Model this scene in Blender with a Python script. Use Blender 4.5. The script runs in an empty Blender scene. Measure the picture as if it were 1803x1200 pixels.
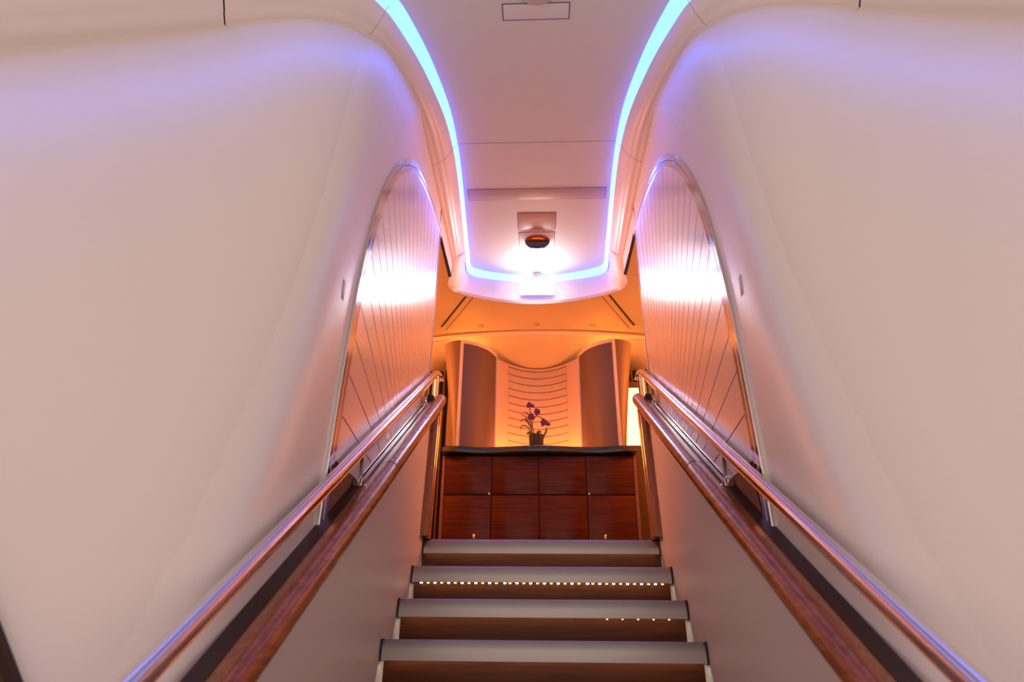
import bpy, bmesh, math, random
from mathutils import Vector, Matrix
random.seed(4)
S = bpy.context.scene
COL = S.collection

# ------------------------------------------------------------------ camera
LENS_PX, PITCH, YAW, ROLL = 1103.85, 0.4643, 0.0422, 0.0107
CAM = Vector((-0.0167, 0.0, 1.5))
cd = bpy.data.cameras.new('camera')
cam = bpy.data.objects.new('camera', cd)
COL.objects.link(cam)
cy, sy = math.cos(YAW), math.sin(YAW)
F = Vector((-sy*math.cos(PITCH), cy*math.cos(PITCH), math.sin(PITCH)))
R = Vector((cy, sy, 0))
U = R.cross(F)
R2 = R*math.cos(ROLL) + U*math.sin(ROLL)
U2 = U*math.cos(ROLL) - R*math.sin(ROLL)
M = Matrix((R2, U2, -F)).transposed().to_4x4()
M.translation = CAM
cam.matrix_world = M
cd.sensor_width = 36.0
cd.lens = LENS_PX*36.0/1803.0
cd.clip_start = 0.02
cd.dof.use_dof = True
cd.dof.focus_distance = 4.6
cd.dof.aperture_fstop = 3.2
S.camera = cam

# ------------------------------------------------------------------ world, exposure
w = bpy.data.worlds.new('cabin_ambient')
S.world = w
w.use_nodes = True
bgn = w.node_tree.nodes['Background']
bgn.inputs[0].default_value = (1.0, 0.735, 0.63, 1)
bgn.inputs[1].default_value = 1.0
S.view_settings.view_transform = 'Standard'
S.view_settings.look = 'None'
S.view_settings.exposure = 0.0
S.view_settings.gamma = 1.0
S.view_settings.use_curve_mapping = False

# ------------------------------------------------------------------ measures
LZ = 2.075            # landing floor
GO, RI = 0.2683, 0.17365
YT = 3.591            # front of the top nosing
NST = 12
FZ = LZ - NST*RI      # lower deck floor
HW = 0.645            # half width of the stairs
CZ = 4.675            # stairwell ceiling tray
UZ = 4.36             # landing ceiling
def nl(y): return LZ + (y - YT)*RI/GO      # nosing line
SL = RI/GO

# ------------------------------------------------------------------ materials
def mat(name, col, rough=0.5, metal=0.0, coat=0.0, coat_r=0.05, spec=0.5, emit=None, es=0.0):
    m = bpy.data.materials.new(name)
    m.use_nodes = True
    b = m.node_tree.nodes['Principled BSDF']
    b.inputs['Base Color'].default_value = (*col, 1)
    b.inputs['Roughness'].default_value = rough
    b.inputs['Metallic'].default_value = metal
    b.inputs['Coat Weight'].default_value = coat
    b.inputs['Coat Roughness'].default_value = coat_r
    b.inputs['Specular IOR Level'].default_value = spec
    if emit:
        b.inputs['Emission Color'].default_value = (*emit, 1)
        b.inputs['Emission Strength'].default_value = es
    return m

def bump(m, scale=(40, 40, 40), strength=0.05, dist=0.002, detail=3, rough_var=0.0):
    nt = m.node_tree
    b = nt.nodes['Principled BSDF']
    tc = nt.nodes.new('ShaderNodeTexCoord')
    mp = nt.nodes.new('ShaderNodeMapping')
    mp.inputs['Scale'].default_value = scale
    nz = nt.nodes.new('ShaderNodeTexNoise')
    nz.inputs['Scale'].default_value = 1.0
    nz.inputs['Detail'].default_value = detail
    bp = nt.nodes.new('ShaderNodeBump')
    bp.inputs['Strength'].default_value = strength
    bp.inputs['Distance'].default_value = dist
    nt.links.new(tc.outputs['Object'], mp.inputs[0])
    nt.links.new(mp.outputs[0], nz.inputs[0])
    nt.links.new(nz.outputs[0], bp.inputs['Height'])
    nt.links.new(bp.outputs[0], b.inputs['Normal'])
    if rough_var:
        mr = nt.nodes.new('ShaderNodeMapRange')
        r0 = b.inputs['Roughness'].default_value
        mr.inputs[3].default_value = r0 - rough_var
        mr.inputs[4].default_value = r0 + rough_var
        nt.links.new(nz.outputs[0], mr.inputs[0])
        nt.links.new(mr.outputs[0], b.inputs['Roughness'])
    return m

def wood(name, dark, light, scale=(6, 6, 60), rough=0.3, coat=1.0, coat_r=0.04):
    m = mat(name, dark, rough, coat=coat, coat_r=coat_r)
    nt = m.node_tree
    b = nt.nodes['Principled BSDF']
    tc = nt.nodes.new('ShaderNodeTexCoord')
    mp = nt.nodes.new('ShaderNodeMapping')
    mp.inputs['Scale'].default_value = scale
    nz = nt.nodes.new('ShaderNodeTexNoise')
    nz.inputs['Scale'].default_value = 1.0
    nz.inputs['Detail'].default_value = 6
    nz.inputs['Roughness'].default_value = 0.65
    nz.inputs['Distortion'].default_value = 0.6
    cr = nt.nodes.new('ShaderNodeValToRGB')
    cr.color_ramp.elements[0].position = 0.3
    cr.color_ramp.elements[0].color = (*dark, 1)
    cr.color_ramp.elements[1].position = 0.72
    cr.color_ramp.elements[1].color = (*light, 1)
    nt.links.new(tc.outputs['Object'], mp.inputs[0])
    nt.links.new(mp.outputs[0], nz.inputs[0])
    nt.links.new(nz.outputs[0], cr.inputs[0])
    nt.links.new(cr.outputs[0], b.inputs['Base Color'])
    return m

def brushed(name, col, rough, aniso):
    m = mat(name, col, rough, 1.0)
    nt = m.node_tree
    b = nt.nodes['Principled BSDF']
    b.inputs['Anisotropic'].default_value = aniso
    cx = nt.nodes.new('ShaderNodeCombineXYZ')
    cx.inputs[0].default_value = 1.0
    nt.links.new(cx.outputs[0], b.inputs['Tangent'])
    return bump(m, (3, 400, 400), 0.12, 0.0006)

MW = bump(mat('wall_satin_white', (0.76, 0.71, 0.69), 0.42, coat=1.0, coat_r=0.34, spec=0.9), (3, 3, 3), 0.03, 0.004)
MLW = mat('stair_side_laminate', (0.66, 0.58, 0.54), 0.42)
MC = mat('ceiling_white_blue_glow', (0.82, 0.86, 0.91), 0.42)  # cool tint in the colour imitates blue light on the tray
MSO = mat('soffit_white', (0.84, 0.77, 0.75), 0.35)
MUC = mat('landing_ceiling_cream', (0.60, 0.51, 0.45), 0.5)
MFA = mat('panel_lacquer', (0.82, 0.76, 0.73), 0.30, metal=0.5, coat=1.0, coat_r=0.14)
MGAP = mat('groove_brown', (0.22, 0.08, 0.04), 0.6)
MDARK = mat('dark_gap', (0.02, 0.012, 0.01), 0.6)
MCH = mat('polished_chrome', (0.70, 0.67, 0.67), 0.12, 1.0)
MCHB = mat('bronze_chrome', (0.62, 0.52, 0.48), 0.10, 1.0)
MST = brushed('brushed_steel', (0.38, 0.37, 0.365), 0.32, 0.8)
MWD = wood('cabinet_veneer', (0.060, 0.010, 0.002), (0.155, 0.030, 0.007), (3, 3, 45), rough=0.22, coat=0.0)
MWD.node_tree.nodes['Principled BSDF'].inputs['Specular IOR Level'].default_value = 0.2
MWR = wood('rail_wood', (0.14, 0.027, 0.004), (0.33, 0.085, 0.012), (40, 4, 40), rough=0.25, coat=0.2, coat_r=0.06)
MCHN = mat('dark_channel_wood', (0.030, 0.009, 0.004), 0.4, spec=0.25)
MWN = wood('newel_wood', (0.17, 0.045, 0.013), (0.34, 0.11, 0.03), (60, 60, 5), rough=0.25)
MWT = wood('riser_wood', (0.035, 0.008, 0.003), (0.085, 0.020, 0.007), (3, 30, 60), rough=0.35, coat=0.0)
MWT.node_tree.nodes['Principled BSDF'].inputs['Specular IOR Level'].default_value = 0.2
MFL = bump(mat('carpet_beige', (0.30, 0.24, 0.19), 0.95), (300, 300, 300), 0.4, 0.004)
MFLD = bump(mat('carpet_dark_brown', (0.07, 0.05, 0.04), 0.95), (300, 300, 300), 0.4, 0.004)
MCT = mat('black_granite', (0.012, 0.011, 0.013), 0.10, coat=1.0)
MTP = bump(mat('taupe_fabric_panel', (0.17, 0.105, 0.095), 0.55), (500, 500, 500), 0.08, 0.001)
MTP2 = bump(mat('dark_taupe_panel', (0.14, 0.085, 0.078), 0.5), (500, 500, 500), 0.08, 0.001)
MPT = mat('pale_trim', (0.72, 0.63, 0.60), 0.3)
MNI = mat('niche_cream', (0.68, 0.52, 0.42), 0.5)
MCU = bump(mat('curtain_brown', (0.09, 0.055, 0.045), 0.85), (200, 200, 30), 0.2, 0.002)
MPK = mat('pink_placard', (0.62, 0.44, 0.40), 0.35)
MPK2 = mat('hatch_flap_tint', (0.66, 0.57, 0.57), 0.35)
MLINE = mat('panel_outline_grey', (0.20, 0.17, 0.18), 0.5)
MGR = mat('grey_plate', (0.42, 0.37, 0.38), 0.4)
MCOP = mat('copper_hood', (0.50, 0.22, 0.14), 0.3, 0.6)
MLENS = mat('smoked_lens', (0.07, 0.065, 0.09), 0.12)
MSTEM = mat('orchid_stem', (0.13, 0.10, 0.02), 0.5)
MLEAF = mat('orchid_leaf', (0.05, 0.07, 0.015), 0.4)
MPET = mat('orchid_petal', (0.10, 0.015, 0.22), 0.5)
MPOT = mat('black_pot', (0.012, 0.014, 0.014), 0.25)
EBLUE = mat('blue_led_diffuser', (0.6, 0.7, 0.8), 0.5, emit=(0.030, 0.135, 1.0), es=6.0)
EEXIT = mat('white_lamp_diffuser', (0.9, 0.9, 0.9), 0.4, emit=(1.0, 0.96, 0.93), es=34.0)
EORG = mat('added_counter_glow', (0.8, 0.5, 0.2), 0.5, emit=(1.0, 0.24, 0.035), es=145.0)
ECOL = mat('added_column_glow', (0.8, 0.5, 0.2), 0.5, emit=(1.0, 0.31, 0.03), es=22.0)
EFILL = mat('added_panel_glow', (0.8, 0.5, 0.2), 0.5, emit=(1.0, 0.25, 0.04), es=48.0)  # glow of the added out-of-view deck panels
EWARM = mat('warm_lamp_diffuser', (0.9, 0.8, 0.6), 0.5, emit=(1.0, 0.62, 0.26), es=3.0)
ESTR = mat('stair_light_diffuser', (0.9, 0.9, 0.85), 0.4, emit=(1.0, 0.88, 0.62), es=13.0)
EDW = mat('white_led_dot', (0.9, 0.9, 0.9), 0.4, emit=(1.0, 0.95, 0.82), es=9.0)
EDA = mat('amber_led_dot', (0.9, 0.6, 0.2), 0.4, emit=(1.0, 0.48, 0.07), es=5.0)

# ------------------------------------------------------------------ helpers
def link(o, parent=None):
    COL.objects.link(o)
    if parent is not None:
        o.parent = parent
        o.matrix_parent_inverse = parent.matrix_world.inverted() if False else Matrix.Translation(-Vector(parent.location))
    return o

def tag(o, label=None, cat=None, group=None, kind=None):
    if label: o['label'] = label
    if cat: o['category'] = cat
    if group: o['group'] = group
    if kind: o['kind'] = kind
    return o

def empty(name, loc, label=None, cat=None, group=None, kind=None):
    o = bpy.data.objects.new(name, None)
    o.location = loc
    o.empty_display_size = 0.05
    COL.objects.link(o)
    return tag(o, label, cat, group, kind)

def finish(name, bm, m, parent=None, smooth=False, solid=None):
    bmesh.ops.remove_doubles(bm, verts=bm.verts, dist=1e-6)
    if solid is None:
        bmesh.ops.recalc_face_normals(bm, faces=bm.faces)
    me = bpy.data.meshes.new(name)
    bm.to_mesh(me)
    bm.free()
    me.materials.append(m)
    if smooth:
        for p in me.polygons: p.use_smooth = True
        if smooth == 'auto':
            me.set_sharp_from_angle(angle=math.radians(35))
    o = bpy.data.objects.new(name, me)
    link(o, parent)
    if solid:
        md = o.modifiers.new('thickness', 'SOLIDIFY')
        md.thickness = abs(solid)
        md.offset = -1 if solid > 0 else 1
    return o

def add_box(bm, lo, hi, bev=0.0, seg=2):
    r = bmesh.ops.create_cube(bm, size=1.0)
    vs = r['verts']
    for v in vs:
        v.co = Vector([(lo[k]+hi[k])/2 + v.co[k]*(hi[k]-lo[k]) for k in range(3)])
    if bev > 0:
        es = list({e for v in vs for e in v.link_edges})
        bmesh.ops.bevel(bm, geom=es, offset=bev, segments=seg, profile=0.5, affect='EDGES')

def box(name, lo, hi, m, parent=None, bev=0.0, seg=2):
    bm = bmesh.new()
    lo2 = [min(a, b) for a, b in zip(lo, hi)]
    hi2 = [max(a, b) for a, b in zip(lo, hi)]
    add_box(bm, lo2, hi2, bev, seg)
    return finish(name, bm, m, parent, smooth='auto' if bev else False)

def add_grid(bm, rows, closed_u=False):
    vv = [[bm.verts.new(p) for p in r] for r in rows]
    for i in range(len(vv)-1):
        n = len(vv[i])
        for j in range(n if closed_u else n-1):
            k = (j+1) % n
            bm.faces.new((vv[i][j], vv[i][k], vv[i+1][k], vv[i+1][j]))
    return vv

def grid(name, rows, m, parent=None, smooth=True, solid=None, closed_u=False):
    bm = bmesh.new()
    add_grid(bm, rows, closed_u)
    return finish(name, bm, m, parent, smooth, solid)

def prism(name, poly, a, b, axis, m, parent=None, bev=0.0):
    """poly in the two other axes, extruded along axis from a to b"""
    bm = bmesh.new()
    def P(u, v, t):
        return {'x': (t, u, v), 'y': (u, t, v), 'z': (u, v, t)}[axis]
    A = [bm.verts.new(P(u, v, a)) for u, v in poly]
    B = [bm.verts.new(P(u, v, b)) for u, v in poly]
    bm.faces.new(A)
    bm.faces.new(B[::-1])
    n = len(poly)
    for i in range(n):
        k = (i+1) % n
        bm.faces.new((A[i], B[i], B[k], A[k]))
    bmesh.ops.recalc_face_normals(bm, faces=bm.faces)
    if bev:
        es = [e for e in bm.edges if e.calc_face_angle(0) > 0.5]
        bmesh.ops.bevel(bm, geom=es, offset=bev, segments=2, profile=0.5, affect='EDGES')
    return finish(name, bm, m, parent, smooth='auto' if bev else False)

def add_tube(bm, path, rad, n=12, cap=True):
    path = [Vector(p) for p in path]
    rr = rad if isinstance(rad, (list, tuple)) else [rad]*len(path)
    rings = []
    for i, p in enumerate(path):
        d = (path[min(i+1, len(path)-1)] - path[max(i-1, 0)]).normalized()
        up = Vector((0, 0, 1)) if abs(d.z) < 0.95 else Vector((1, 0, 0))
        a = d.cross(up).normalized()
        b = a.cross(d).normalized()
        rings.append([p + (a*math.cos(t) + b*math.sin(t))*rr[i] for t in [2*math.pi*k/n for k in range(n)]])
    vv = add_grid(bm, rings, True)
    if cap:
        bm.faces.new(vv[0])
        bm.faces.new(vv[-1][::-1])

def tube(name, path, rad, m, parent=None, n=12):
    bm = bmesh.new()
    add_tube(bm, path, rad, n)
    return finish(name, bm, m, parent, smooth='auto')

def add_lathe(bm, prof, c, n=24):
    rows = [[(c[0]+r*math.cos(t), c[1]+r*math.sin(t), c[2]+z) for t in [2*math.pi*k/n for k in range(n)]] for r, z in prof]
    vv = add_grid(bm, rows, True)
    for row in (vv[0], vv[-1]):
        try: bm.faces.new(row)
        except ValueError: pass

def lathe(name, prof, c, m, parent=None, n=24):
    bm = bmesh.new()
    add_lathe(bm, prof, c, n)
    return finish(name, bm, m, parent, smooth='auto')

def spline(pts, n):
    """centripetal-ish Catmull-Rom through pts, n samples per span"""
    P = [Vector(p) for p in pts]
    P = [P[0]*2-P[1]] + P + [P[-1]*2-P[-2]]
    out = []
    for i in range(1, len(P)-2):
        a, b, c, d = P[i-1], P[i], P[i+1], P[i+2]
        for k in range(n):
            t = k/n
            out.append(0.5*((2*b) + (c-a)*t + (2*a-5*b+4*c-d)*t*t + (3*b-a-3*c+d)*t**3))
    out.append(P[-2].copy())
    return out

def mirx(p, sx): return (p[0]*sx, p[1], p[2])
SIDES = ((-1, 'left'), (1, 'right'))

# ================================================================== SETTING
# ---- floors
tag(box('floor', (-5.3, -2.2, FZ-0.06), (5.3, YT-NST*GO+0.30, FZ), MFL), 'beige carpeted lower deck floor at the foot of the stairs', None, None, 'structure')
tag(box('floor_landing', (-2.6, YT+0.08, LZ-0.20), (2.6, 6.7, LZ-0.006), MFLD), 'carpeted landing floor at the top of the stairs', None, None, 'structure')

# ---- curves of the stairwell ceiling (left half, x negative; mirrored later)
LEDC = [(-.600, 4.66), (-.575, 4.10), (-.553, 3.60), (-.548, 3.27), (-.562, 2.95), (-.620, 2.60), (-.690, 2.34), (-.765, 2.16), (-.92, 2.00), (-1.25, 1.90), (-1.9, 1.86), (-3.3, 1.85), (-5.2, 1.85)]
LEDW = [.030, .030, .030, .032, .042, .056, .070, .080, .085, .085, .085, .085, .085]
WALC = [(-.712, 4.50), (-.708, 4.05), (-.704, 3.60), (-.704, 3.30), (-.708, 3.00), (-.742, 2.72), (-.825, 2.42), (-.945, 2.28), (-1.15, 2.212), (-1.45, 2.214), (-1.95, 2.27), (-3.3, 2.36), (-5.2, 2.42)]
led = spline([(x, y, 0) for x, y in LEDC], 8)
wal = spline([(x, y, 0) for x, y in WALC], 8)
lw = [v.x for v in spline([(a, 0, 0) for a in LEDW], 8)]
led_out = []
for i, p in enumerate(led):
    d = (led[min(i+1, len(led)-1)] - led[max(i-1, 0)]).normalized()
    nrm = Vector((d.y, -d.x, 0))
    if nrm.dot(wal[i]-p) < 0: nrm = -nrm
    led_out.append(p + nrm*lw[i])
ARC = [(-.600, 4.66), (-.604, 4.76), (-.580, 4.825), (-.48, 4.880), (-.345, 4.925), (-.17, 4.965), (0, 4.978)]
arc = spline([(x, y, 0) for x, y in ARC], 6)

# ---- ceiling tray: two panels and a dark backing
ceil = empty('ceiling', (0, 2.0, CZ), 'white stairwell ceiling tray framed by blue light', None, None, 'structure')
iseam = min(range(len(led)), key=lambda i: abs(led[i].y-3.27))
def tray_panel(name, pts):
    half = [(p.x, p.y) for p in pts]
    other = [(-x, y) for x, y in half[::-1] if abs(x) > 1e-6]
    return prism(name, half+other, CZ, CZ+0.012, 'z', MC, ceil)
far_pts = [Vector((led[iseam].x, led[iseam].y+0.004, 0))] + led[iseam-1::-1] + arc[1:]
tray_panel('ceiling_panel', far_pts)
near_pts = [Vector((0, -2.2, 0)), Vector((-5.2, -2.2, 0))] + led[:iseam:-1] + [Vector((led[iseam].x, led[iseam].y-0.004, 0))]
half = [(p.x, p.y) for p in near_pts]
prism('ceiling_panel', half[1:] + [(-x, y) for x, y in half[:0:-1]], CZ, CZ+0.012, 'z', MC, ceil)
box('backing', (-5.3, -2.3, CZ+0.03), (5.3, 5.3, CZ+0.05), MLINE, ceil)

# ---- soffits
SEAMS_L = [iseam, min(range(len(led)), key=lambda i: abs(led[i].y-2.19)), min(range(len(led)), key=lambda i: abs(led[i].x+1.60))]
PROF = [(-0.02, 4.629), (0.05, 4.618), (0.16, 4.598), (0.32, 4.566), (0.48, 4.548), (0.60, 4.541), (0.63, 4.530), (0.80, 4.524), (0.94, 4.521), (0.97, 4.512), (1.18, 4.512)]
for sx, sd in SIDES:
    so = empty('trim_1' if sx < 0 else 'trim_2', (0.7*sx, 3, 4.52), 'rounded white soffit moulding along the %s wall top' % sd, None, None, 'structure')
    cuts = [0] + SEAMS_L + [len(led)-1]
    for a, b in zip(cuts, cuts[1:]):
        rows = []
        for i in range(a, b+1):
            o, q = led_out[i], wal[i]
            row = []
            for t, z in PROF:
                p = o.lerp(q, t)
                e = 0.0035
                if i == a and a: p = p.lerp(led_out[i+1].lerp(wal[i+1], t), 0.07 if a == SEAMS_L[2] else 0.04)
                if i == b and b < len(led)-1: p = p.lerp(led_out[i-1].lerp(wal[i-1], t), 0.04)
                row.append((-p.x*sx, p.y, z))
            rows.append(row)
        sp = grid('soffit_panel', rows, MSO, so, True)
        if a == 0:
            capb = bmesh.new()
            vs = [capb.verts.new(p) for p in rows[0]] + [capb.verts.new((rows[0][-1][0], rows[0][-1][1], 4.66)), capb.verts.new((rows[0][0][0], rows[0][0][1], 4.66))]
            capb.faces.new(vs)
            finish('end_cap', capb, MSO, sp)
    # dark backing seen in the panel joints
    rows = [[(-(led_out[i].lerp(wal[i], t)).x*sx, (led_out[i].lerp(wal[i], t)).y, z+0.012) for t, z in PROF if 0.03 < t < 0.95] for i in range(3, len(led))]
    grid('backing', rows, MDARK, so, True)
    rows = [[], []]
    for i in range(len(wal)):
        if wal[i].y < 3.77: break
        q = led_out[i].lerp(wal[i], 1.18)
        rows[0].append((-q.x*sx, q.y, 4.512)); rows[1].append((0.730*sx, q.y, UZ+0.012))
    bm = bmesh.new(); add_grid(bm, rows); add_grid(bm, [[(p[0]+sx*0.006, p[1], p[2]) for p in r] for r in rows])
    finish('outer_flange', bm, MSO, so, True)

# ---- end fascia (bullnose) of the tray
FT = [(-.630, 4.47), (-.640, 4.66), (-.645, 4.78), (-.612, 4.86), (-.50, 4.915), (-.355, 4.958), (-.175, 4.997), (0, 5.010)]
FB = [(-.722, 4.40), (-.765, 4.57), (-.765, 4.66), (-.70, 4.745), (-.56, 4.825), (-.37, 4.900), (-.18, 4.945), (0, 4.962)]
ft = spline([(x, y, 0) for x, y in FT], 6)
fb = spline([(x, y, 0) for x, y in FB], 6)
ft = ft + [Vector((-p.x, p.y, 0)) for p in ft[-2::-1]]
fb = fb + [Vector((-p.x, p.y, 0)) for p in fb[-2::-1]]
rows = []
for n_, (a, b) in enumerate(zip(ft, fb)):
    r = []
    e_ = min(1.0, min(n_, len(ft)-1-n_)/9.0)
    e_ = e_*e_*(3-2*e_)
    zb_ = 4.516 + (UZ-0.004-4.516)*e_
    for k in range(9):
        t = k/8
        z = 4.625 + (zb_-4.625)*math.sin(t*math.pi/2)
        q = a.lerp(b, 1-math.cos(t*math.pi/2))
        r.append((q.x, q.y, z))
    rows.append(r)
fas = grid('trim_3', rows, MSO, None, True)
tag(fas, 'curved white fascia closing the ceiling tray above the landing', None, None, 'structure')

# ---- landing ceiling
uc = empty('ceiling_landing', (0, 5.5, UZ), 'orange-lit landing ceiling behind the white fascia', None, None, 'structure')
edge = [(p.x, p.y) for p in fb if True]
left_end = edge[0]
poly = [(-2.6, 4.49), (-.74, 4.49)] + [e for e in edge if e[1] > 4.5] + [(.74, 4.49), (2.6, 4.49), (2.6, 6.7), (-2.6, 6.7)]
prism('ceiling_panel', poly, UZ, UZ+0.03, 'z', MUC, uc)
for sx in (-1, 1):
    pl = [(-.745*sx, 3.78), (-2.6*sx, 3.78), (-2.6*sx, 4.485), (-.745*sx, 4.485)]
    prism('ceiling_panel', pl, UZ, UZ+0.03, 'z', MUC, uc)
    prism('gap_strip', [(-.752*sx, 3.90), (-.734*sx, 3.90), (-.726*sx, 4.48), (-.750*sx, 4.48)], UZ-0.002, UZ+0.02, 'z', MDARK, uc)

# ---- main side walls: ruled, straight along the stair at the foot, flaring out at the top
NSEG = 96
def wall_surf(s, t):
    """s 0 landing .. 1 near end, t 0 foot .. 1 top ; left side"""
    if s < 0.35:
        yb = 3.76 + (2.10-3.76)*s/0.35
    else:
        yb = 2.10 + (1.19-2.10)*(s-0.35)/0.65
    b = Vector((-0.722, yb, nl(yb)+0.70))
    # top curve index
    if s < 0.35:
        y = 3.76 + (2.80-3.76)*s/0.35
        j = next((i for i in range(len(wal)-1) if wal[i].y >= y >= wal[i+1].y), 0)
        f = (wal[j].y-y)/max(1e-6, wal[j].y-wal[j+1].y)
        tp = wal[j].lerp(wal[j+1], f)
        tp = Vector((-0.722, tp.y, 0))
    else:
        L = TOPL[-1]*((s-0.35)/0.65)**2.0
        j = next((i for i in range(len(TOPL)-1) if TOPL[i] <= L <= TOPL[i+1]), len(TOPL)-2)
        f = (L-TOPL[j])/(TOPL[j+1]-TOPL[j])
        tp = TOPP[j].lerp(TOPP[j+1], f)
    q = min(1.0, max(0.0, (s-0.25)/0.75))
    h = t**(1.15+1.75*(1-q*q*(3-2*q)))
    z = b.z + (4.545-b.z)*t
    return Vector((b.x+(tp.x-b.x)*h, b.y+(tp.y-b.y)*h, z))
k0 = next(i for i in range(len(wal)) if wal[i].y < 2.80)
j = k0-1
f0 = (wal[j].y-2.80)/(wal[j].y-wal[k0].y)
TOPP = [Vector((-0.722, 2.80, 0))] + wal[k0:]
TOPL = [0.0]
for a, b in zip(TOPP, TOPP[1:]): TOPL.append(TOPL[-1]+(b-a).length)
for sx, sd in SIDES:
    rows = []
    for i in range(NSEG+1):
        s = i/NSEG
        rows.append([mirx(wall_surf(s, k/20), -sx) for k in range(21)])
    # outer skin gives the wall its thickness
    bm = bmesh.new()
    add_grid(bm, rows)
    back = [[(p[0]+sx*0.04, p[1]-(0.03 if i > NSEG*0.45 else 0), p[2]) for p in r] for i, r in enumerate(rows)]
    add_grid(bm, back)
    add_grid(bm, [rows[0], back[0]])
    add_grid(bm, [rows[-1], back[-1]])
    add_grid(bm, [[r[0] for r in rows], [r[0] for r in back]])
    o = finish('wall_left' if sx < 0 else 'wall_right', bm, MW, None, 'auto')
    tag(o, 'flared satin white stairwell wall on the %s' % sd, None, None, 'structure')

for sx, sd in SIDES:
    pts = [wall_surf(1.0, k/20) for k in range(21)]
    o = tube('trim_4' if sx < 0 else 'trim_5', [(-p.x*sx+sx*0.02, p.y-0.03, p.z) for p in pts], 0.022, MCHN, None, 10)
    tag(o, 'dark edge trim on the free end of the %s flared wall' % sd, None, None, 'structure')

# ---- lower side walls under the wooden rails
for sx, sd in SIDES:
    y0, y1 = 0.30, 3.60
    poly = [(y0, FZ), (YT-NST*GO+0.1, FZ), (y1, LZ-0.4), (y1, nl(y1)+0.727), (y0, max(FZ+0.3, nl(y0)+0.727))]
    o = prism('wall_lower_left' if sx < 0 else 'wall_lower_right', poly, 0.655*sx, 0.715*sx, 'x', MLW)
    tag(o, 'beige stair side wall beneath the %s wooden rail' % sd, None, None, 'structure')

# ---- upper deck walls around the landing
for sx, sd in SIDES:
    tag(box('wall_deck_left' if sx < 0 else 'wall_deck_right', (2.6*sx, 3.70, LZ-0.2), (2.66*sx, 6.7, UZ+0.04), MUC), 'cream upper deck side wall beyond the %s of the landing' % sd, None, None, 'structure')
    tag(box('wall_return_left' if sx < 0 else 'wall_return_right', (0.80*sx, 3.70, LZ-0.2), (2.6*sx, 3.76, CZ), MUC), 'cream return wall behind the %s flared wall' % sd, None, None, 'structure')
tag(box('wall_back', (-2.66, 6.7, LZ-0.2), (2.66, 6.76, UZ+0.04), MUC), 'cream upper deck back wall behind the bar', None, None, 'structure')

# ================================================================== STAIRS
st = empty('staircase', (0, 2.0, FZ), 'dark wooden stairs with brushed steel nosings and glowing edges', 'staircase')
NH = 0.0787
dot_me = []
for mm in (EDW, EDA):
    bm = bmesh.new()
    add_box(bm, (-0.0065, -0.003, -0.003), (0.0065, 0.004, 0.003), 0.002, 1)
    bmesh.ops.recalc_face_normals(bm, faces=bm.faces)
    me = bpy.data.meshes.new('led_dot'); bm.to_mesh(me); bm.free()
    me.materials.append(mm)
    dot_me.append(me)
for i in range(NST):
    y = YT - GO*i
    z = LZ - RI*i
    # tread
    if i:
        box('tread', (-HW+.004, y+0.10, z-0.03), (HW-.004, y+GO+0.05, z-0.003), MWT, st)
    # nosing: folded steel, slightly leaning face, lower lip
    poly = [(y+0.10, z)]
    for k in range(11):
        t = k/10
        poly.append((y+0.022*(1-t)**2.2, z-NH*0.985*t**1.25))
    poly += [(y+0.003, z-NH), (y+0.010, z-NH), (y+0.016, z-0.03), (y+0.10, z-0.03)]
    no = prism('nosing', poly, -HW, HW, 'x', MST, st)
    for p_ in no.data.polygons: p_.use_smooth = True
    no.data.set_sharp_from_angle(angle=math.radians(35))
    for sx in (-1, 1):
        box('end_cap', (sx*HW, y+0.001, z-NH-0.002), (sx*(HW+0.006), y+0.10, z+0.001), MDARK, no)
    # riser
    rz0 = z-RI if i < NST-1 else FZ
    box('riser', (-HW, y+0.055, rz0-0.004), (HW, y+0.075, z-0.03), MWT, st)
    # led lights in the underside of the nosing
    box('light_strip', (-HW+0.01, y+0.018, z-0.052), (HW-0.01, y+0.030, z-0.046), ESTR, no)
    for k in (range(36) if i == 1 else (range(26, 36, 2) if i == 2 else ())):
        x = -0.60 + 1.20*k/35 + (0.008 if k in (12, 24) else 0)
        me = dot_me[(k % 2) if i == 1 else 1]
        o = bpy.data.objects.new('white_led' if k % 2 == 0 and i == 1 else 'amber_led', me)
        o.location = (x, y+0.013, z-NH-0.002)
        if i == 2: o.scale = (0.6, 0.6, 0.6)
        link(o, no)

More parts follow.
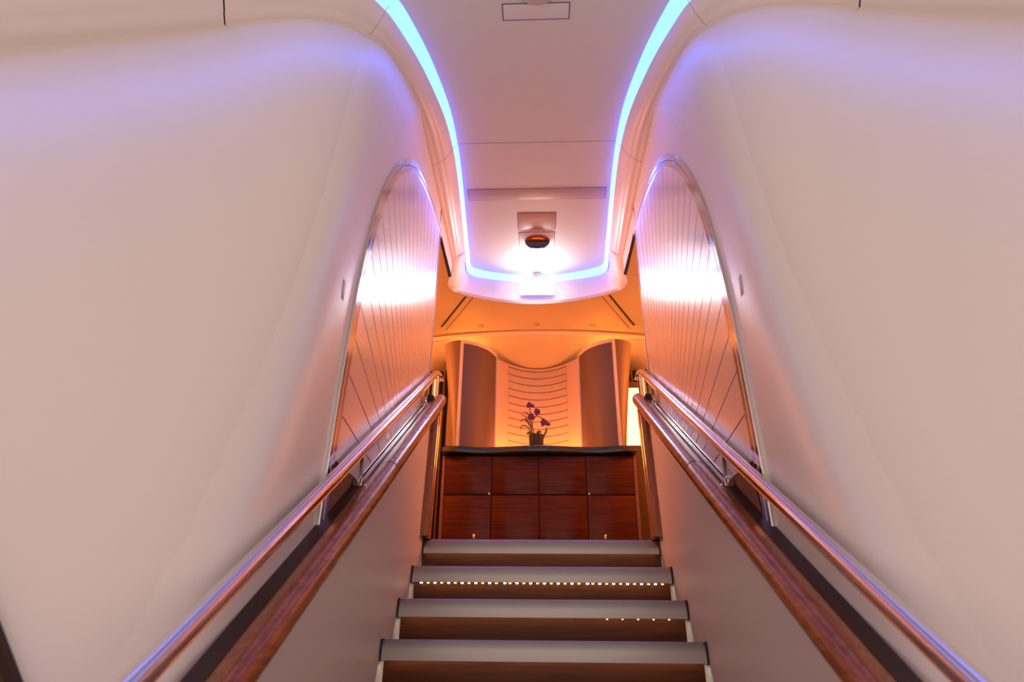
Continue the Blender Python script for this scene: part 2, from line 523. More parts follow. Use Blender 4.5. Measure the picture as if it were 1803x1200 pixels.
# ================================================================== RAILS
for sx, sd in SIDES:
    # ---- wooden capping rail
    wr = empty('wooden_rail', (0.66*sx, 2.0, nl(2.0)+0.72), 'glossy brown wooden capping rail on the %s stair side' % sd, 'rail', 'wooden capping rails')
    cx, cv, rr = 0.637, 0.776, 0.044
    prof = [(0.660, 0.722)]
    for k in range(13):
        a = math.radians(-100 + 190*k/12)
        prof.append((cx - rr*math.cos(a), cv + rr*math.sin(a)))
    prof += [(0.655, 0.813), (0.668, 0.805), (0.690, 0.803), (0.722, 0.803), (0.722, 0.722)]
    def rail_piece(y0, y1, name, sc=1.0):
        rows = []
        for y in (y0, y1):
            rows.append([(sx*x, y, nl(y)+cv+(v-cv)*sc) if sc == 1.0 else (sx*(cx+(x-cx)*sc), y, nl(y)+cv+(v-cv)*sc) for x, v in prof])
        bm = bmesh.new()
        vv = add_grid(bm, rows, True)
        bm.faces.new(vv[0]); bm.faces.new(vv[1][::-1])
        return finish(name, bm, MWR, wr, 'auto')
    rail_piece(0.30, 2.545, 'lower_length')
    rail_piece(2.555, 3.74, 'upper_length')
    jb = rail_piece(2.545, 2.555, 'joint_band', 0.96)
    jb.data.materials[0] = MDARK
    # rounded upper end of the rail
    bm = bmesh.new()
    rows = []
    for k in range(7):
        a = math.radians(90*k/6)
        y = 3.74 + 0.075*math.sin(a)
        sc = 0.55 + 0.45*math.cos(a)
        rows.append([(sx*(0.672+(x-0.672)*sc), y, nl(y)+cv-0.012*(1-math.cos(a))+(v-cv)*sc) for x, v in prof])
    vv = add_grid(bm, rows, True)
    bm.faces.new(vv[-1][::-1])
    finish('end_cap', bm, MWR, wr, 'auto')
    # dark bead under the rail
    bm = bmesh.new()
    add_tube(bm, [(sx*0.650, y, nl(y)+0.722) for y in (0.3, 3.70)], 0.009, 8)
    finish('under_bead', bm, MWN, wr, 'auto')
    # dark channel at the back of the ledge
    bm = bmesh.new()
    vv = add_grid(bm, [[(sx*x, y, nl(y)+v) for x, v in ((0.674, 0.8025), (0.674, 0.8060), (0.7215, 0.8060), (0.7215, 0.8025))] for y in (0.31, 3.70)], True)
    bm.faces.new(vv[0]); bm.faces.new(vv[1][::-1])
    finish('back_channel', bm, MCHN, wr)
    # steel rods lying on the ledge
    for q, (xx, vv_) in enumerate(((0.684, 0.811), (0.706, 0.814))):
        tube('ledge_rod', [(sx*xx, y, nl(y)+vv_) for y in (2.36, 3.55)], 0.006, MCH, wr, 8)

    # ---- polished handrail
    hr = empty('handrail', (0.675*sx, 2.0, nl(2.0)+0.9), 'polished chrome tubular handrail on the %s wall' % sd, 'handrail', 'chrome handrails')
    hx, hv = 0.680, 0.960
    path = [(sx*hx, y, nl(y)+hv) for y in (0.35, 1.0, 2.0, 3.0, 3.60, 3.74)]
    path += [(sx*hx, 3.80, nl(3.80)+hv-0.004), (sx*(hx-0.003), 3.86, nl(3.86)+hv-0.016), (sx*(hx-0.008), 3.905, nl(3.905)+hv-0.042), (sx*(hx-0.012), 3.925, nl(3.925)+hv-0.085)]
    tube('rail_tube', path, 0.0215, MCH, hr, 20)
    # copper-toned trim line along the underside
    tube('lower_strip', [(sx*(hx-0.012), y, nl(y)+hv-0.0195) for y in (0.35, 3.72)], 0.0045, MCHB, hr, 8)
    for yb in (1.05, 2.36, 3.56):
        pts = [(sx*0.692, yb, nl(yb)+0.800), (sx*0.690, yb-0.012, nl(yb)+0.84), (sx*0.684, yb-0.045, nl(yb)+0.885), (sx*0.680, yb-0.075, nl(yb-0.075)+hv-0.01)]
        br = tube('bracket', spline(pts, 4), 0.0085, MCH, hr, 10)
        box('foot_plate', (sx*0.676, yb-0.03, nl(yb)+0.786), (sx*0.712, yb+0.035, nl(yb)+0.815), MCHB, br, 0.004)
    for yp in (3.70, 3.80, 3.86):
        tube('end_post', [(sx*0.676, yp, nl(yp)+0.74), (sx*0.676, yp, nl(yp)+hv-0.012)], 0.0075, MCH, hr, 10)
    box('end_plate', (sx*0.662, 3.67, nl(3.67)+0.795), (sx*0.700, 3.80, nl(3.67)+0.84), MDARK, hr, 0.004)

    # ---- newel: reeded wooden end board
    nw = empty('newel', (0.66*sx, 3.6, LZ), 'reeded brown wooden newel ending the %s stair wall' % sd, 'newel', 'wooden newels')
    def lean(y, z): return y + 0.105*(z-LZ)/0.78
    ys = [(3.500, 3.545, 0.608), (3.552, 3.590, 0.622), (3.596, 3.640, 0.613), (3.646, 3.700, 0.626)]
    zt = lambda y: nl(y)+0.725
    core = [(3.500, LZ+0.002), (3.71, LZ+0.002), (lean(3.71, 2.86), 2.88), (lean(3.50, 2.72), nl(lean(3.5, 2.72))+0.72)]
    prism('core_board', core, 0.632*sx, 0.70*sx, 'x', MWN, nw)
    for a, b, xx in ys:
        z1 = zt(lean(a, 2.75)); z2 = zt(lean(b, 2.8))
        bm = bmesh.new()
        rows = []
        for z, zz in ((0, 0), (1, 1)):
            row = []
            for k in range(7):
                t = k/6
                y = a+(b-a)*t
                zc = LZ+0.002 if z == 0 else nl(lean(y, 2.78))+0.72
                row.append((sx*(0.634-(0.634-xx)*math.sin(math.pi*t)**0.6), lean(y, zc), zc))
            rows.append(row)
        add_grid(bm, rows)
        finish('reed', bm, MWN, nw, True, 0.0)
    # curved landing return board behind the reeds
    rows = []
    for k in range(9):
        t = k/8
        y = 3.70+0.26*t
        xx = 0.640+0.055*t*t
        rows.append([(sx*xx, lean(y, LZ), LZ+0.002), (sx*(xx+0.004), lean(y, 2.5), 2.50), (sx*(xx+0.02), lean(y, 2.9), nl(3.72)+0.70-0.10*t)])
    bm = bmesh.new()
    add_grid(bm, rows)
    add_grid(bm, [[(p[0]+sx*0.02, p[1], p[2]) for p in r] for r in rows])
    finish('return_board', bm, MWN, nw, True)

# ================================================================== ARCHED PANELS
AB = [(2.026, 1.80), (2.029, 2.02), (2.050, 2.397), (2.078, 2.697), (2.118, 2.959), (2.165, 3.170), (2.238, 3.382), (2.315, 3.540), (2.409, 3.690), (2.520, 3.830), (2.644, 3.955), (2.79, 4.070), (2.966, 4.165), (3.22, 4.245), (3.50, 4.300), (3.80, 4.335)]
ab = spline([(0, y, z) for y, z in AB], 6)
ab = [(p.y, p.z) for p in ab]
# inner outline = offset of the boundary by the trim width
def offset_curve(c, d):
    out = []
    for i, (y, z) in enumerate(c):
        a, b = c[max(0, i-1)], c[min(len(c)-1, i+1)]
        dy, dz = b[0]-a[0], b[1]-a[1]
        L = math.hypot(dy, dz)
        out.append((y+dz/L*d, z-dy/L*d))
    return out
FAN = (3.60, 2.12)
YE = 3.742
def ray_hit(th, curve):
    dy, dz = math.cos(th), math.sin(th)
    best = None
    for (a, b) in zip(curve, curve[1:]):
        ey, ez = b[0]-a[0], b[1]-a[1]
        det = dy*(-ez)-dz*(-ey)
        if abs(det) < 1e-9: continue
        ry, rz = a[0]-FAN[0], a[1]-FAN[1]
        t = (ry*(-ez)-rz*(-ey))/det
        u = (dy*rz-dz*ry)/det
        if t > 0 and -1e-6 <= u <= 1+1e-6 and (best is None or t < best): best = t
    return best
inner = offset_curve(ab, 0.060)
inner = [p for p in inner if p[0] < YE]
inner.append((YE, inner[-1][1]+(YE-inner[-1][0])*0.12))
top_corner = inner[-1]
outer_full = inner + [(YE, 2.2)]
def low_r(th):
    # where the ray leaves the ledge line
    dy, dz = math.cos(th), math.sin(th)
    base = nl(FAN[0])+0.79
    # FAN.z + r dz = base + SL*(r dy)
    den = dz-SL*dy
    return max(0.05, (base-FAN[1])/den)
angs = [math.radians(a) for a in (181, 174.6, 168.2, 162.4, 156.8, 151.8, 147.2, 142.8, 138.4, 134.0, 129.8, 125.8, 121.8, 117.8, 114.0, 110.2, 106.4, 102.8, 99.2, 95.6, 92.0, 88.0, 83.8)]
for sx, sd in SIDES:
    ap = empty('arched_wall_panel', (0.71*sx, 2.9, nl(2.9)+0.79), 'white fan-striped arched panel with chrome edge beside the %s handrail' % sd, 'wall panel', 'arched fan-striped panels')
    X0, X1 = 0.7205, 0.7125
    n = 0
    for a0, a1 in zip(angs, angs[1:]):
        pts = []
        g = 0.0068
        steps = 6
        outp = []
        for k in range(steps+1):
            th = a0+(a1-a0)*k/steps
            r = ray_hit(th, outer_full)
            if r is None: continue
            rl = low_r(th)
            if r <= rl+0.01: continue
            outp.append((th, r, rl))
        if len(outp) < 2: continue
        P = [(FAN[0]+r*math.cos(th), FAN[1]+r*math.sin(th)) for th, r, rl in outp]
        Q = [(FAN[0]+rl*math.cos(th), FAN[1]+rl*math.sin(th)) for th, r, rl in (outp[-1], outp[0])]
        # shrink the two long sides by half the groove
        def shift(p, th, s): return (p[0]-math.sin(th)*s, p[1]+math.cos(th)*s)
        tha, thb = outp[0][0], outp[-1][0]
        if a0 > a1: sa, sb = -g/2, g/2
        P[0] = shift(P[0], tha, sa); P[-1] = shift(P[-1], thb, sb)
        Q[0] = shift(Q[0], thb, sb); Q[1] = shift(Q[1], tha, sa)
        prism('fan_slat', P+Q, X1*sx, X0*sx, 'x', MFA, ap)
    # dark backing in the grooves
    bk = inner + [(YE, nl(YE)+0.76), (inner[0][0], nl(inner[0][0])+0.76)]
    prism('groove_backing', bk, 0.7168*sx, 0.7212*sx, 'x', MGAP, ap)
    # chrome edge trim: two convex bands with a fine joint
    ins = offset_curve(ab, 0.062)
    TT = (0, .08, .3, .5, .7, .92, 1)
    for name, d0, d1, pr in (('outer_chrome_trim', -0.006, 0.026, 0.009), ('inner_chrome_trim', 0.029, 0.064, 0.008)):
        o0, o1 = offset_curve(ab, d0), offset_curve(ab, d1)
        rows = []
        for p, q in zip(o0, o1):
            row = []
            for k in range(7):
                t = k/6
                yy, zz = p[0]+(q[0]-p[0])*TT[k], p[1]+(q[1]-p[1])*TT[k]
                row.append((sx*(0.719-pr*(0.7 if k in (0, 6) else 1.0)), yy, zz))
            row = [(sx*0.726, p[0], p[1])] + row + [(sx*0.726, q[0], q[1])]
            rows.append(row)
        bm = bmesh.new()
        vv = add_grid(bm, rows, True)
        bm.faces.new(vv[0]); bm.faces.new(vv[-1][::-1])
        finish(name, bm, MCH, ap, 'auto')
    o0, o1 = offset_curve(ab, 0.024), offset_curve(ab, 0.031)
    bm = bmesh.new()
    add_grid(bm, [[(sx*0.7135, y, z) for y, z in o0], [(sx*0.7135, y, z) for y, z in o1]])
    add_grid(bm, [[(sx*0.719, y, z) for y, z in o0], [(sx*0.719, y, z) for y, z in o1]])
    finish('trim_joint', bm, MDARK, ap, False)
    # far vertical edge strip
    box('edge_strip', (sx*0.708, YE, nl(YE)+0.77), (sx*0.735, YE+0.012, top_corner[1]), MPT, ap, 0.003)

# ================================================================== CEILING FITTINGS
# ---- blue cove lights
bl = empty('cove_light', (0, 3.0, CZ), 'cyan blue led light strip outlining the ceiling tray', 'light strip')
def led_seg(path_in, path_out, sx, name='diffuser'):
    bm = bmesh.new()
    add_grid(bm, [[(p.x*sx, p.y, CZ+0.004) for p in path_in], [(p.x*sx, p.y, CZ-0.045) for p in path_out]])
    add_grid(bm, [[(p.x*sx, p.y, CZ+0.024) for p in path_in], [(p.x*sx, p.y, CZ+0.020) for p in path_out]])
    finish(name, bm, EBLUE, bl, True)
for sx in (-1, 1):
    cuts = [0] + SEAMS_L[:2] + [len(led)-1]
    for a, b in zip(cuts, cuts[1:]):
        pin, pout = led[a:b+1], led_out[a:b+1]
        if a:
            pin = [pin[0].lerp(pin[1], 0.12)] + pin[1:]
            pout = [pout[0].lerp(pout[1], 0.12)] + pout[1:]
        led_seg(pin, pout, sx)
fin = arc + [Vector((-p.x, p.y, 0)) for p in arc[-2::-1]]
fo = []
for i, p in enumerate(fin):
    d = (fin[min(i+1, len(fin)-1)] - fin[max(i-1, 0)]).normalized()
    nn = Vector((-d.y, d.x, 0))
    fo.append(p+nn*0.034)
bm = bmesh.new()
add_grid(bm, [[(p.x, p.y, CZ-0.002) for p in fin], [(p.x, p.y, 4.620) for p in fo]])
add_grid(bm, [[(p.x, p.y, CZ+0.012) for p in fin], [(p.x, p.y+0.01, 4.620) for p in fo]])
finish('end_diffuser', bm, EBLUE, bl, True)

# ---- exit lamp box under the fascia
ex = empty('exit_lamp', (0, 4.93, 4.52), 'bright white glowing lamp box hanging above the landing edge', 'lamp')
bm = bmesh.new()
add_box(bm, (-0.156, 4.893, 4.425), (0.156, 4.900, 4.578), 0.003, 2)
finish('diffuser', bm, EEXIT, ex, 'auto')
box('housing', (-0.154, 4.9005, 4.427), (0.154, 4.918, 4.576), MC, ex, 0.003)
box('hanger', (-0.034, 4.905, 4.57), (0.034, 4.965, 4.668), MGR, ex, 0.004)

# ---- flush hatches on the tray
def flush_panel(name, x0, x1, y0, y1, m, label, cat, line=0.006):
    t = empty(name, ((x0+x1)/2, (y0+y1)/2, CZ), label, cat)
    bm = bmesh.new()
    l = line
    for lo, hi in (((x0-l, y0-l), (x1+l, y0)), ((x0-l, y1), (x1+l, y1+l)), ((x0-l, y0), (x0, y1)), ((x1, y0), (x1+l, y1))):
        add_box(bm, (lo[0], lo[1], CZ-0.0025), (hi[0], hi[1], CZ+0.001))
    finish('outline_gasket', bm, MLINE, t)
    box('cover', (x0, y0, CZ-0.005), (x1, y1, CZ+0.001), m, t, 0.002)
    return t
flush_panel('ceiling_hatch', -0.18, 0.18, 2.235, 2.325, MC, 'small white ceiling hatch near the top edge of the picture', 'hatch')
flush_panel('ceiling_flap', -0.524, 0.524, 3.75, 3.872, MPK2, 'long narrow pinkish flap across the ceiling tray', 'flap', 0.004)
flush_panel('placard', -0.152, 0.152, 4.045, 4.255, MPK, 'blank pink rectangular placard on the ceiling tray', 'placard')
vb = flush_panel('ceiling_sensor', -0.150, 0.150, 4.300, 4.508, MC, 'square ceiling fitting with copper eyeball hood and dark lens', 'sensor', 0.004)
def cap_part(name, y_a, y_b, m, hgt):
    bm = bmesh.new()
    c = (0.004, 4.415)
    rx, ry = 0.108, 0.092
    rows = []
    for i in range(9):
        ph = math.radians(90*i/8)
        rows.append([(c[0]+rx*math.cos(ph)*math.cos(t), c[1]+ry*math.cos(ph)*math.sin(t), CZ-0.004-hgt*math.sin(ph)) for t in [y_a+(y_b-y_a)*k/16 for k in range(17)]])
    add_grid(bm, rows)
    return finish(name, bm, m, vb, True)
cap_part('hood', math.pi, 2*math.pi, MCOP, 0.020)
cap_part('lens', 0, math.pi, MLENS, 0.075)
dl = empty('ceiling_downlight', (0.01, 2.14, CZ), 'round ceiling light ring cut by the top picture edge', 'downlight')
lathe('ring', [(0.085, -0.010), (0.125, -0.008), (0.130, 0.002), (0.085, 0.002)], (0.01, 2.115, CZ), MPK2, dl, 32)
lathe('lens', [(0.0, -0.004), (0.084, -0.004), (0.084, 0.003), (0.0, 0.003)], (0.01, 2.115, CZ), MGR, dl, 32)

# ---- landing ceiling fittings
for x, y, lb in ((-.546, 5.367, 'leftmost of three tiny downlights in the orange landing ceiling'), (0, 5.343, 'middle one of three tiny downlights in the orange landing ceiling'), (.542, 5.378, 'rightmost of three tiny downlights in the orange landing ceiling')):
    d = empty('small_downlight', (x, y, UZ), lb, 'downlight', 'tiny landing downlights')
    lathe('bezel', [(0.020, -0.006), (0.033, -0.005), (0.036, 0.002), (0.020, 0.002)], (x, y, UZ), MGR, d, 20)
    lathe('lens', [(0.0, -0.002), (0.020, -0.002), (0.020, 0.003), (0.0, 0.003)], (x, y, UZ), MLENS, d, 20)
for sx, sd in SIDES:
    sl = empty('air_slot', (0.77*sx, 5.1, UZ), 'slanted dark air slot in the %s of the orange ceiling' % sd, 'air slot', 'ceiling air slots')
    def strip(name, a, b, wd, m, z0):
        A, B = Vector((a[0]*sx, a[1], 0)), Vector((b[0]*sx, b[1], 0))
        d = (B-A).normalized(); q = Vector((-d.y, d.x, 0))*wd/2
        prism(name, [((A+q).x, (A+q).y), ((B+q).x, (B+q).y), ((B-q).x, (B-q).y), ((A-q).x, (A-q).y)], z0, UZ+0.002, 'z', m, sl)
    strip('slot_opening', (.640, 4.815), (.936, 5.385), 0.018, MDARK, UZ-0.002)
    strip('seam', (.575, 4.83), (.905, 5.46), 0.007, MGAP, UZ-0.0015)

# ---- small wall plates
for sx, sd in SIDES:
    pl = empty('wall_plate', (0.72*sx, 1.965, 2.70), 'small thin grey plate on the %s white wall' % sd, 'plate', 'wall plates')
    xx = 0.724
    for s_ in range(1):
        # find wall x at that spot
        best = min((abs(wall_surf(a/200, b/60).y-1.965)+abs(wall_surf(a/200, b/60).z-2.70), wall_surf(a/200, b/60).x) for a in range(60, 140) for b in range(5, 40))
        xx = -best[1]
    box('cover', (sx*(xx-0.001), 1.952, 2.660), (sx*(xx+0.012), 1.978, 2.740), MGR, pl, 0.001)

# ================================================================== BAR
# ---- cabinet
CY = 5.085
cb = empty('bar_cabinet', (0, CY, LZ), 'glossy dark red-brown wooden bar cabinet with eight doors', 'cabinet')
box('body', (-0.80, CY+0.022, LZ), (0.80, 5.95, 2.985), MWT, cb)
CT0 = 2.990
xs = [-0.775, -0.385, 0.0, 0.385, 0.775]
for c in range(4):
    for (z0, z1) in ((LZ+0.03, 2.655), (2.663, 2.975)):
        d = box('door', (xs[c]+0.004, CY, z0), (xs[c+1]-0.004, CY+0.022, z1), MWD, cb, 0.003)
        if z0 < 2.5 and c in (0, 3):
            hx_ = xs[c+1]-0.13 if c == 0 else xs[c]+0.13
            lathe('latch', [(0.0, 0), (0.010, 0), (0.012, 0.02), (0.007, 0.032), (0.0, 0.034)], (hx_, CY-0.006, 2.315), MCH, d, 12)
        if z0 > 2.5 and c in (0, 3):
            hx_ = xs[c+1]-0.02 if c == 0 else xs[c]+0.02
            box('hinge', (hx_-0.008, CY-0.004, z0-0.004), (hx_+0.008, CY+0.002, z0+0.012), MCHB, d, 0.001)
# side stiles
for sx in (-1, 1):
    box('side_stile', (sx*0.775, CY+0.004, LZ), (sx*0.800, CY+0.03, 2.985), MWN, cb, 0.003)

# ---- counter with wavy front
def front(x):
    a = abs(x)
    return 5.055 - 0.055*math.exp(-(a/0.26)**2) - 0.045*math.exp(-((a-0.70)/0.13)**2)
N = 60
bm = bmesh.new()
secs = []
for k in range(N+1):
    x = -0.80+1.60*k/N
    y = front(x)
    secs.append([(x, y+0.012, CT0), (x, y+0.002, CT0+0.010), (x, y, CT0+0.030), (x, y+0.004, CT0+0.052), (x, y+0.018, CT0+0.062), (x, 5.97, CT0+0.062), (x, 5.97, CT0)])
vv = add_grid(bm, secs, True)
bm.faces.new(vv[0]); bm.faces.new(vv[-1][::-1])
ctp = finish('bar_counter', bm, MCT, None, 'auto')
tag(ctp, 'glossy black bar counter with a wavy front edge', 'counter')
KZ = CT0+0.062

# ---- columns beside the niche
TOPZ = 4.17
SID = spline([(0.700, 5.300, 0), (0.62, 5.335, 0), (0.53, 5.400, 0), (0.455, 5.500, 0), (0.405, 5.63, 0)], 5)
for sx, sd in SIDES:
    c = empty('niche_column', (0.7*sx, 5.45, KZ), 'taupe flared column with pale edge strips on the %s of the niche' % sd, 'column', 'niche columns')
    # dark inner side panel
    rows = [[(sx*p.x, p.y, z) for p in SID] for z in (KZ, 3.4, 3.8, TOPZ-0.035)]
    rows2 = [[(sx*(p.x+0.03), p.y+0.02, z) for p in SID] for z in (KZ, 3.4, 3.8, TOPZ-0.035)]
    bm = bmesh.new(); add_grid(bm, rows); add_grid(bm, rows2)
    finish('side_panel', bm, MTP2, c, True)
    # flared front
    rows = []
    for k in range(17):
        t = k/16
        z = KZ+(TOPZ-KZ)*t
        wd = 0.055+0.125*t**1.25
        row = []
        for q in range(9):
            a = math.radians(90*q/8)
            row.append((sx*(0.722+wd*math.sin(a)), 5.300+0.15*(1-math.cos(a)), z))
        row.append((sx*(0.722+wd), 5.62, z))
        rows.append(row)
    grid('front_panel', rows, MTP, c, True)
    # pale trims
    rows = []
    bm = bmesh.new()
    add_box(bm, (min(sx*0.697, sx*0.725), 5.290, KZ), (max(sx*0.697, sx*0.725), 5.325, TOPZ), 0.003)
    et = finish('edge_strip', bm, MPT, c, 'auto')
    for z in (3.25, 3.72):
        lathe('screw', [(0, 0), (0.006, 0), (0.006, 0.004), (0, 0.004)], (sx*0.711, 5.288, z), MGR, et, 8)
    rows = []
    for z, e in ((TOPZ-0.034, -0.004), (TOPZ, -0.010), (TOPZ, 0.03), (TOPZ-0.034, 0.03)):
        rows.append([(sx*p.x, p.y+e, z) for p in SID])
    rows.append(rows[0])
    grid('top_strip', rows, MPT, c, 'auto')
    box('inner_strip', (sx*0.396, 5.615, KZ), (sx*0.412, 5.65, TOPZ), MPT, c, 0.002)

# ---- niche wall
nwal = empty('niche_wall', (0, 5.9, KZ), 'curved cream niche wall with horizontal grooves behind the orchid', 'niche')
def niche_y(x): return 5.905 - 0.27*(abs(x)/0.40)**2.0
def niche_piece(name, x0, x1, z0, z1, m, proud=0.0):
    n = 12
    rows = []
    for zz, off in ((z0, 0.03), (z0, -proud), (z1, -proud), (z1, 0.03)):
        rows.append([(x0+(x1-x0)*k/n, niche_y(x0+(x1-x0)*k/n)+off, zz) for k in range(n+1)])
    bm = bmesh.new()
    vv = add_grid(bm, rows)
    return finish(name, bm, m, nwal, 'auto')
NZT = 4.130
for sx in (-1, 1):
    niche_piece('side_panel', sx*0.400, sx*0.288, KZ, NZT, MNI, 0.004)
z = NZT-0.03
niche_piece('slat', -0.287, 0.287, z+0.004, NZT, MNI)
while z > KZ+0.02:
    z0 = max(KZ, z-0.0767)
    niche_piece('slat', -0.287, 0.287, z0+0.0045, z-0.0045, MNI)
    z -= 0.0767
bm = bmesh.new()
add_grid(bm, [[(-0.4+0.8*k/20, niche_y(-0.4+0.8*k/20)+0.012, zz) for k in range(21)] for zz in (KZ, NZT)])
add_grid(bm, [[(-0.4+0.8*k/20, niche_y(-0.4+0.8*k/20)+0.04, zz) for k in range(21)] for zz in (KZ, NZT)])
finish('groove_backing', bm, MGAP, nwal, True)

# ---- canopy over the bar
cn = empty('bar_canopy', (0, 5.6, UZ), 'curved orange-lit canopy over the bar with pale front moulding', 'canopy')
def cfront(x): return 5.485 + 0.095*(abs(x)/1.05)**2
xsn = [-1.7+3.4*k/40 for k in range(41)]
tube('front_moulding', [(x, cfront(x), UZ-0.022-0.02*(abs(x)/1.05)**2) for x in xsn], 0.024, MPT, cn, 12)
rows = []
for k in range(13):
    t = k/12
    row = []
    for x in xsn:
        a = abs(x)
        y0 = cfront(x)
        dz_out = 0.07*min(1.0, max(0.0, (a-0.80)/0.25))
        y = y0 + (6.15-y0)*t
        z = UZ-0.03-0.02*(a/1.05)**2 - (0.245)*math.sin(t*math.pi/2)*0.9 - dz_out*math.sin(min(1, t*3)*math.pi/2)
        row.append((x, y, z))
    rows.append(row)
bm = bmesh.new()
add_grid(bm, rows)
add_grid(bm, [[(p[0], p[1], p[2]+0.02) for p in r] for r in rows])
finish('underside', bm, MUC, cn, True)

# ---- orange strip added out of view to light the niche and landing ceiling
ls = empty('added_counter_light', (0, 5.6, KZ), 'added unseen orange light strip on the counter at the niche foot', 'light strip')
box('housing', (-0.36, 5.585, KZ), (0.36, 5.625, KZ+0.012), MDARK, ls)
box('diffuser', (-0.35, 5.590, KZ+0.012), (0.35, 5.620, KZ+0.018), EORG, ls)

# ---- unseen orange panels and column-top strips, added to light the landing and canopy
for sx, sd in SIDES:
    wl = empty('added_orange_panel', (2.58*sx, 4.9, 3.72), 'added unseen orange light panel on the %s deck side wall' % sd, 'lamp', 'added deck light panels')
    box('housing', (sx*2.56, 4.35, 3.72), (sx*2.599, 5.65, 4.28), MPT, wl, 0.004)
    box('diffuser', (sx*2.552, 4.38, 3.75), (sx*2.560, 5.62, 4.25), EFILL, wl)
    cl = empty('added_column_light', (0.62*sx, 5.56, TOPZ-0.05), 'added unseen orange light strip on top of the %s niche column' % sd, 'light strip', 'added column top lights')
    box('housing', (sx*0.52, 5.53, TOPZ-0.08), (sx*0.86, 5.60, TOPZ-0.06), MPT, cl, 0.002)
    box('diffuser', (sx*0.53, 5.54, TOPZ-0.06), (sx*0.85, 5.59, TOPZ-0.055), ECOL, cl)

# ---- curtains and the lit strip at the right
for sx, sd in SIDES:
    rows = []
    x0, x1 = 0.90, 1.75
    for zz in (LZ+0.02, 3.0, 4.09):
        rows.append([(sx*(x0+(x1-x0)*k/120), 5.84+0.025*math.sin(k*0.85)+0.01*math.sin(k*0.31+zz), zz) for k in range(121)])
    bm = bmesh.new(); add_grid(bm, rows); add_grid(bm, [[(p[0], p[1]+0.012, p[2]) for p in r] for r in rows])
    o = finish('curtain', bm, MCU, None, True)
    tag(o, 'dark brown pleated curtain beside the %s niche column' % sd, 'curtain', 'landing curtains')
lp = empty('standing_light', (0.91, 5.72, LZ), 'tall warm glowing light strip behind the right niche column', 'lamp')
box('housing', (0.80, 5.74, LZ), (1.00, 5.79, 3.92), MCU, lp, 0.004)
box('diffuser', (0.81, 5.733, 3.27), (0.985, 5.745, 3.85), EWARM, lp, 0.004)

# ---- orchid
oc = empty('potted_orchid', (-0.018, 5.40, KZ), 'purple orchid in a black pot on the counter', 'orchid')
px, py = -0.018, 5.40
lathe('pot', [(0.0, 0), (0.052, 0), (0.058, 0.02), (0.068, 0.19), (0.071, 0.205), (0.064, 0.205), (0.060, 0.185), (0.0, 0.180)], (px, py, KZ), MPOT, oc, 20)
lathe('soil', [(0.0, 0.196), (0.03, 0.200), (0.060, 0.190), (0.0, 0.186)], (px, py, KZ), MSTEM, oc, 16)
stems = [[(px-0.03, py, 3.24), (px-0.045, py, 3.33), (px-0.052, py-0.01, 3.45), (px-0.060, py, 3.55)],
         [(px-0.01, py, 3.24), (px-0.035, py-0.02, 3.36), (px+0.00, py-0.03, 3.43), (px+0.055, py-0.02, 3.41), (px+0.085, py-0.02, 3.37)]]
for s_ in stems:
    tube('stem', spline(s_, 5), 0.0055, MSTEM, oc, 8)
tube('stake', [(px+0.065, py, 3.23), (px+0.095, py-0.01, 3.34)], 0.005, MSTEM, oc, 6)
def blade(name, pts, wd, m):
    c = spline(pts, 5)
    n = len(c)
    rows = []
    for i, p in enumerate(c):
        t = i/(n-1)
        d = (c[min(i+1, n-1)]-c[max(i-1, 0)]).normalized()
        s = d.cross(Vector((0, -1, 0.2))).normalized()*wd*math.sin(math.pi*(0.08+0.92*t))**0.7
        rows.append([p-s, p+Vector((0, -wd*0.25, 0)), p+s, p+Vector((0, wd*0.1, 0))])
    bm = bmesh.new(); add_grid(bm, rows, True)
    return finish(name, bm, m, oc, True)
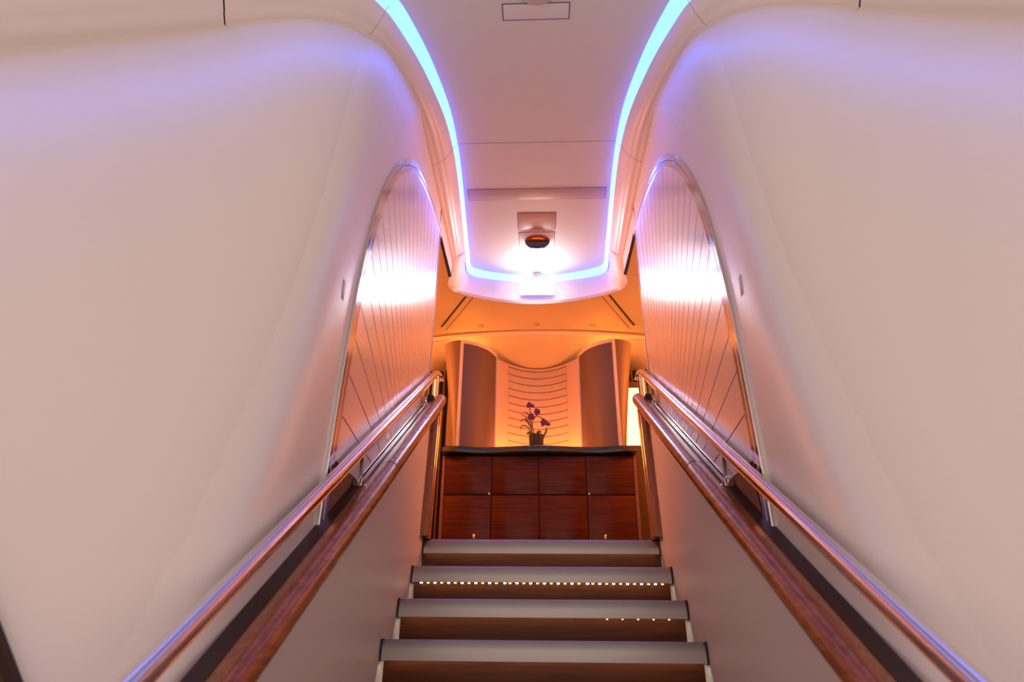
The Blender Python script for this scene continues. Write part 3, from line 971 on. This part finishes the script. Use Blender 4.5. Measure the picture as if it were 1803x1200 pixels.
for pts, wd in (
    ([(px-0.03, py, 3.26), (px-0.075, py-0.02, 3.33), (px-0.125, py-0.03, 3.34), (px-0.150, py-0.03, 3.29)], 0.006),
    ([(px-0.035, py, 3.30), (px-0.085, py+0.01, 3.40), (px-0.120, py+0.02, 3.42), (px-0.155, py+0.02, 3.385)], 0.006),
    ([(px-0.04, py, 3.34), (px-0.065, py, 3.42), (px-0.085, py, 3.43), (px-0.105, py, 3.36)], 0.004),
    ([(px-0.05, py, 3.44), (px-0.085, py, 3.475), (px-0.115, py, 3.49)], 0.005),
    ([(px-0.05, py, 3.35), (px-0.10, py, 3.44), (px-0.15, py, 3.46)], 0.004),
    ([(px+0.05, py, 3.24), (px+0.08, py, 3.28), (px+0.10, py, 3.33)], 0.010),
    ([(px+0.01, py-0.02, 3.24), (px+0.02, py-0.05, 3.275), (px+0.05, py-0.06, 3.27)], 0.016),
    ([(px-0.02, py-0.02, 3.24), (px-0.05, py-0.05, 3.27), (px-0.09, py-0.05, 3.255)], 0.016)):
    blade('leaf', pts, wd, MLEAF)
def flower(c, s, rot):
    c = Vector(c)
    core = lathe('flower', [(0, -0.008*s), (0.007*s, -0.004*s), (0.008*s, 0.004*s), (0, 0.009*s)], c, MPET, oc, 8)
    for k in range(5):
        a = rot+2*math.pi*k/5
        L = (0.034 if k % 2 else 0.028)*s
        d = Vector((math.cos(a), -0.30, math.sin(a)))
        q = Vector((-math.sin(a), 0, math.cos(a)))
        rows = []
        for i in range(6):
            t = i/5
            p = c + d*L*t + Vector((0, 0.014*s*t*t, 0))
            wd = 0.015*s*math.sin(math.pi*(0.12+0.84*t))
            rows.append([p-q*wd, p+Vector((0, -0.003*s, 0)), p+q*wd, p+Vector((0, 0.002*s, 0))])
        bm = bmesh.new(); add_grid(bm, rows, True)
        finish('petal', bm, MPET, core, True)
flower((px-0.062, py-0.015, 3.545), 0.95, 0.3)
flower((px-0.030, py-0.02, 3.535), 0.6, 1.3)
flower((px+0.010, py-0.04, 3.470), 1.15, 0.7)
flower((px-0.045, py-0.03, 3.425), 1.15, 0.1)
flower((px+0.070, py-0.03, 3.372), 1.25, 0.5)
flower((px+0.110, py-0.02, 3.360), 0.7, 1.6)
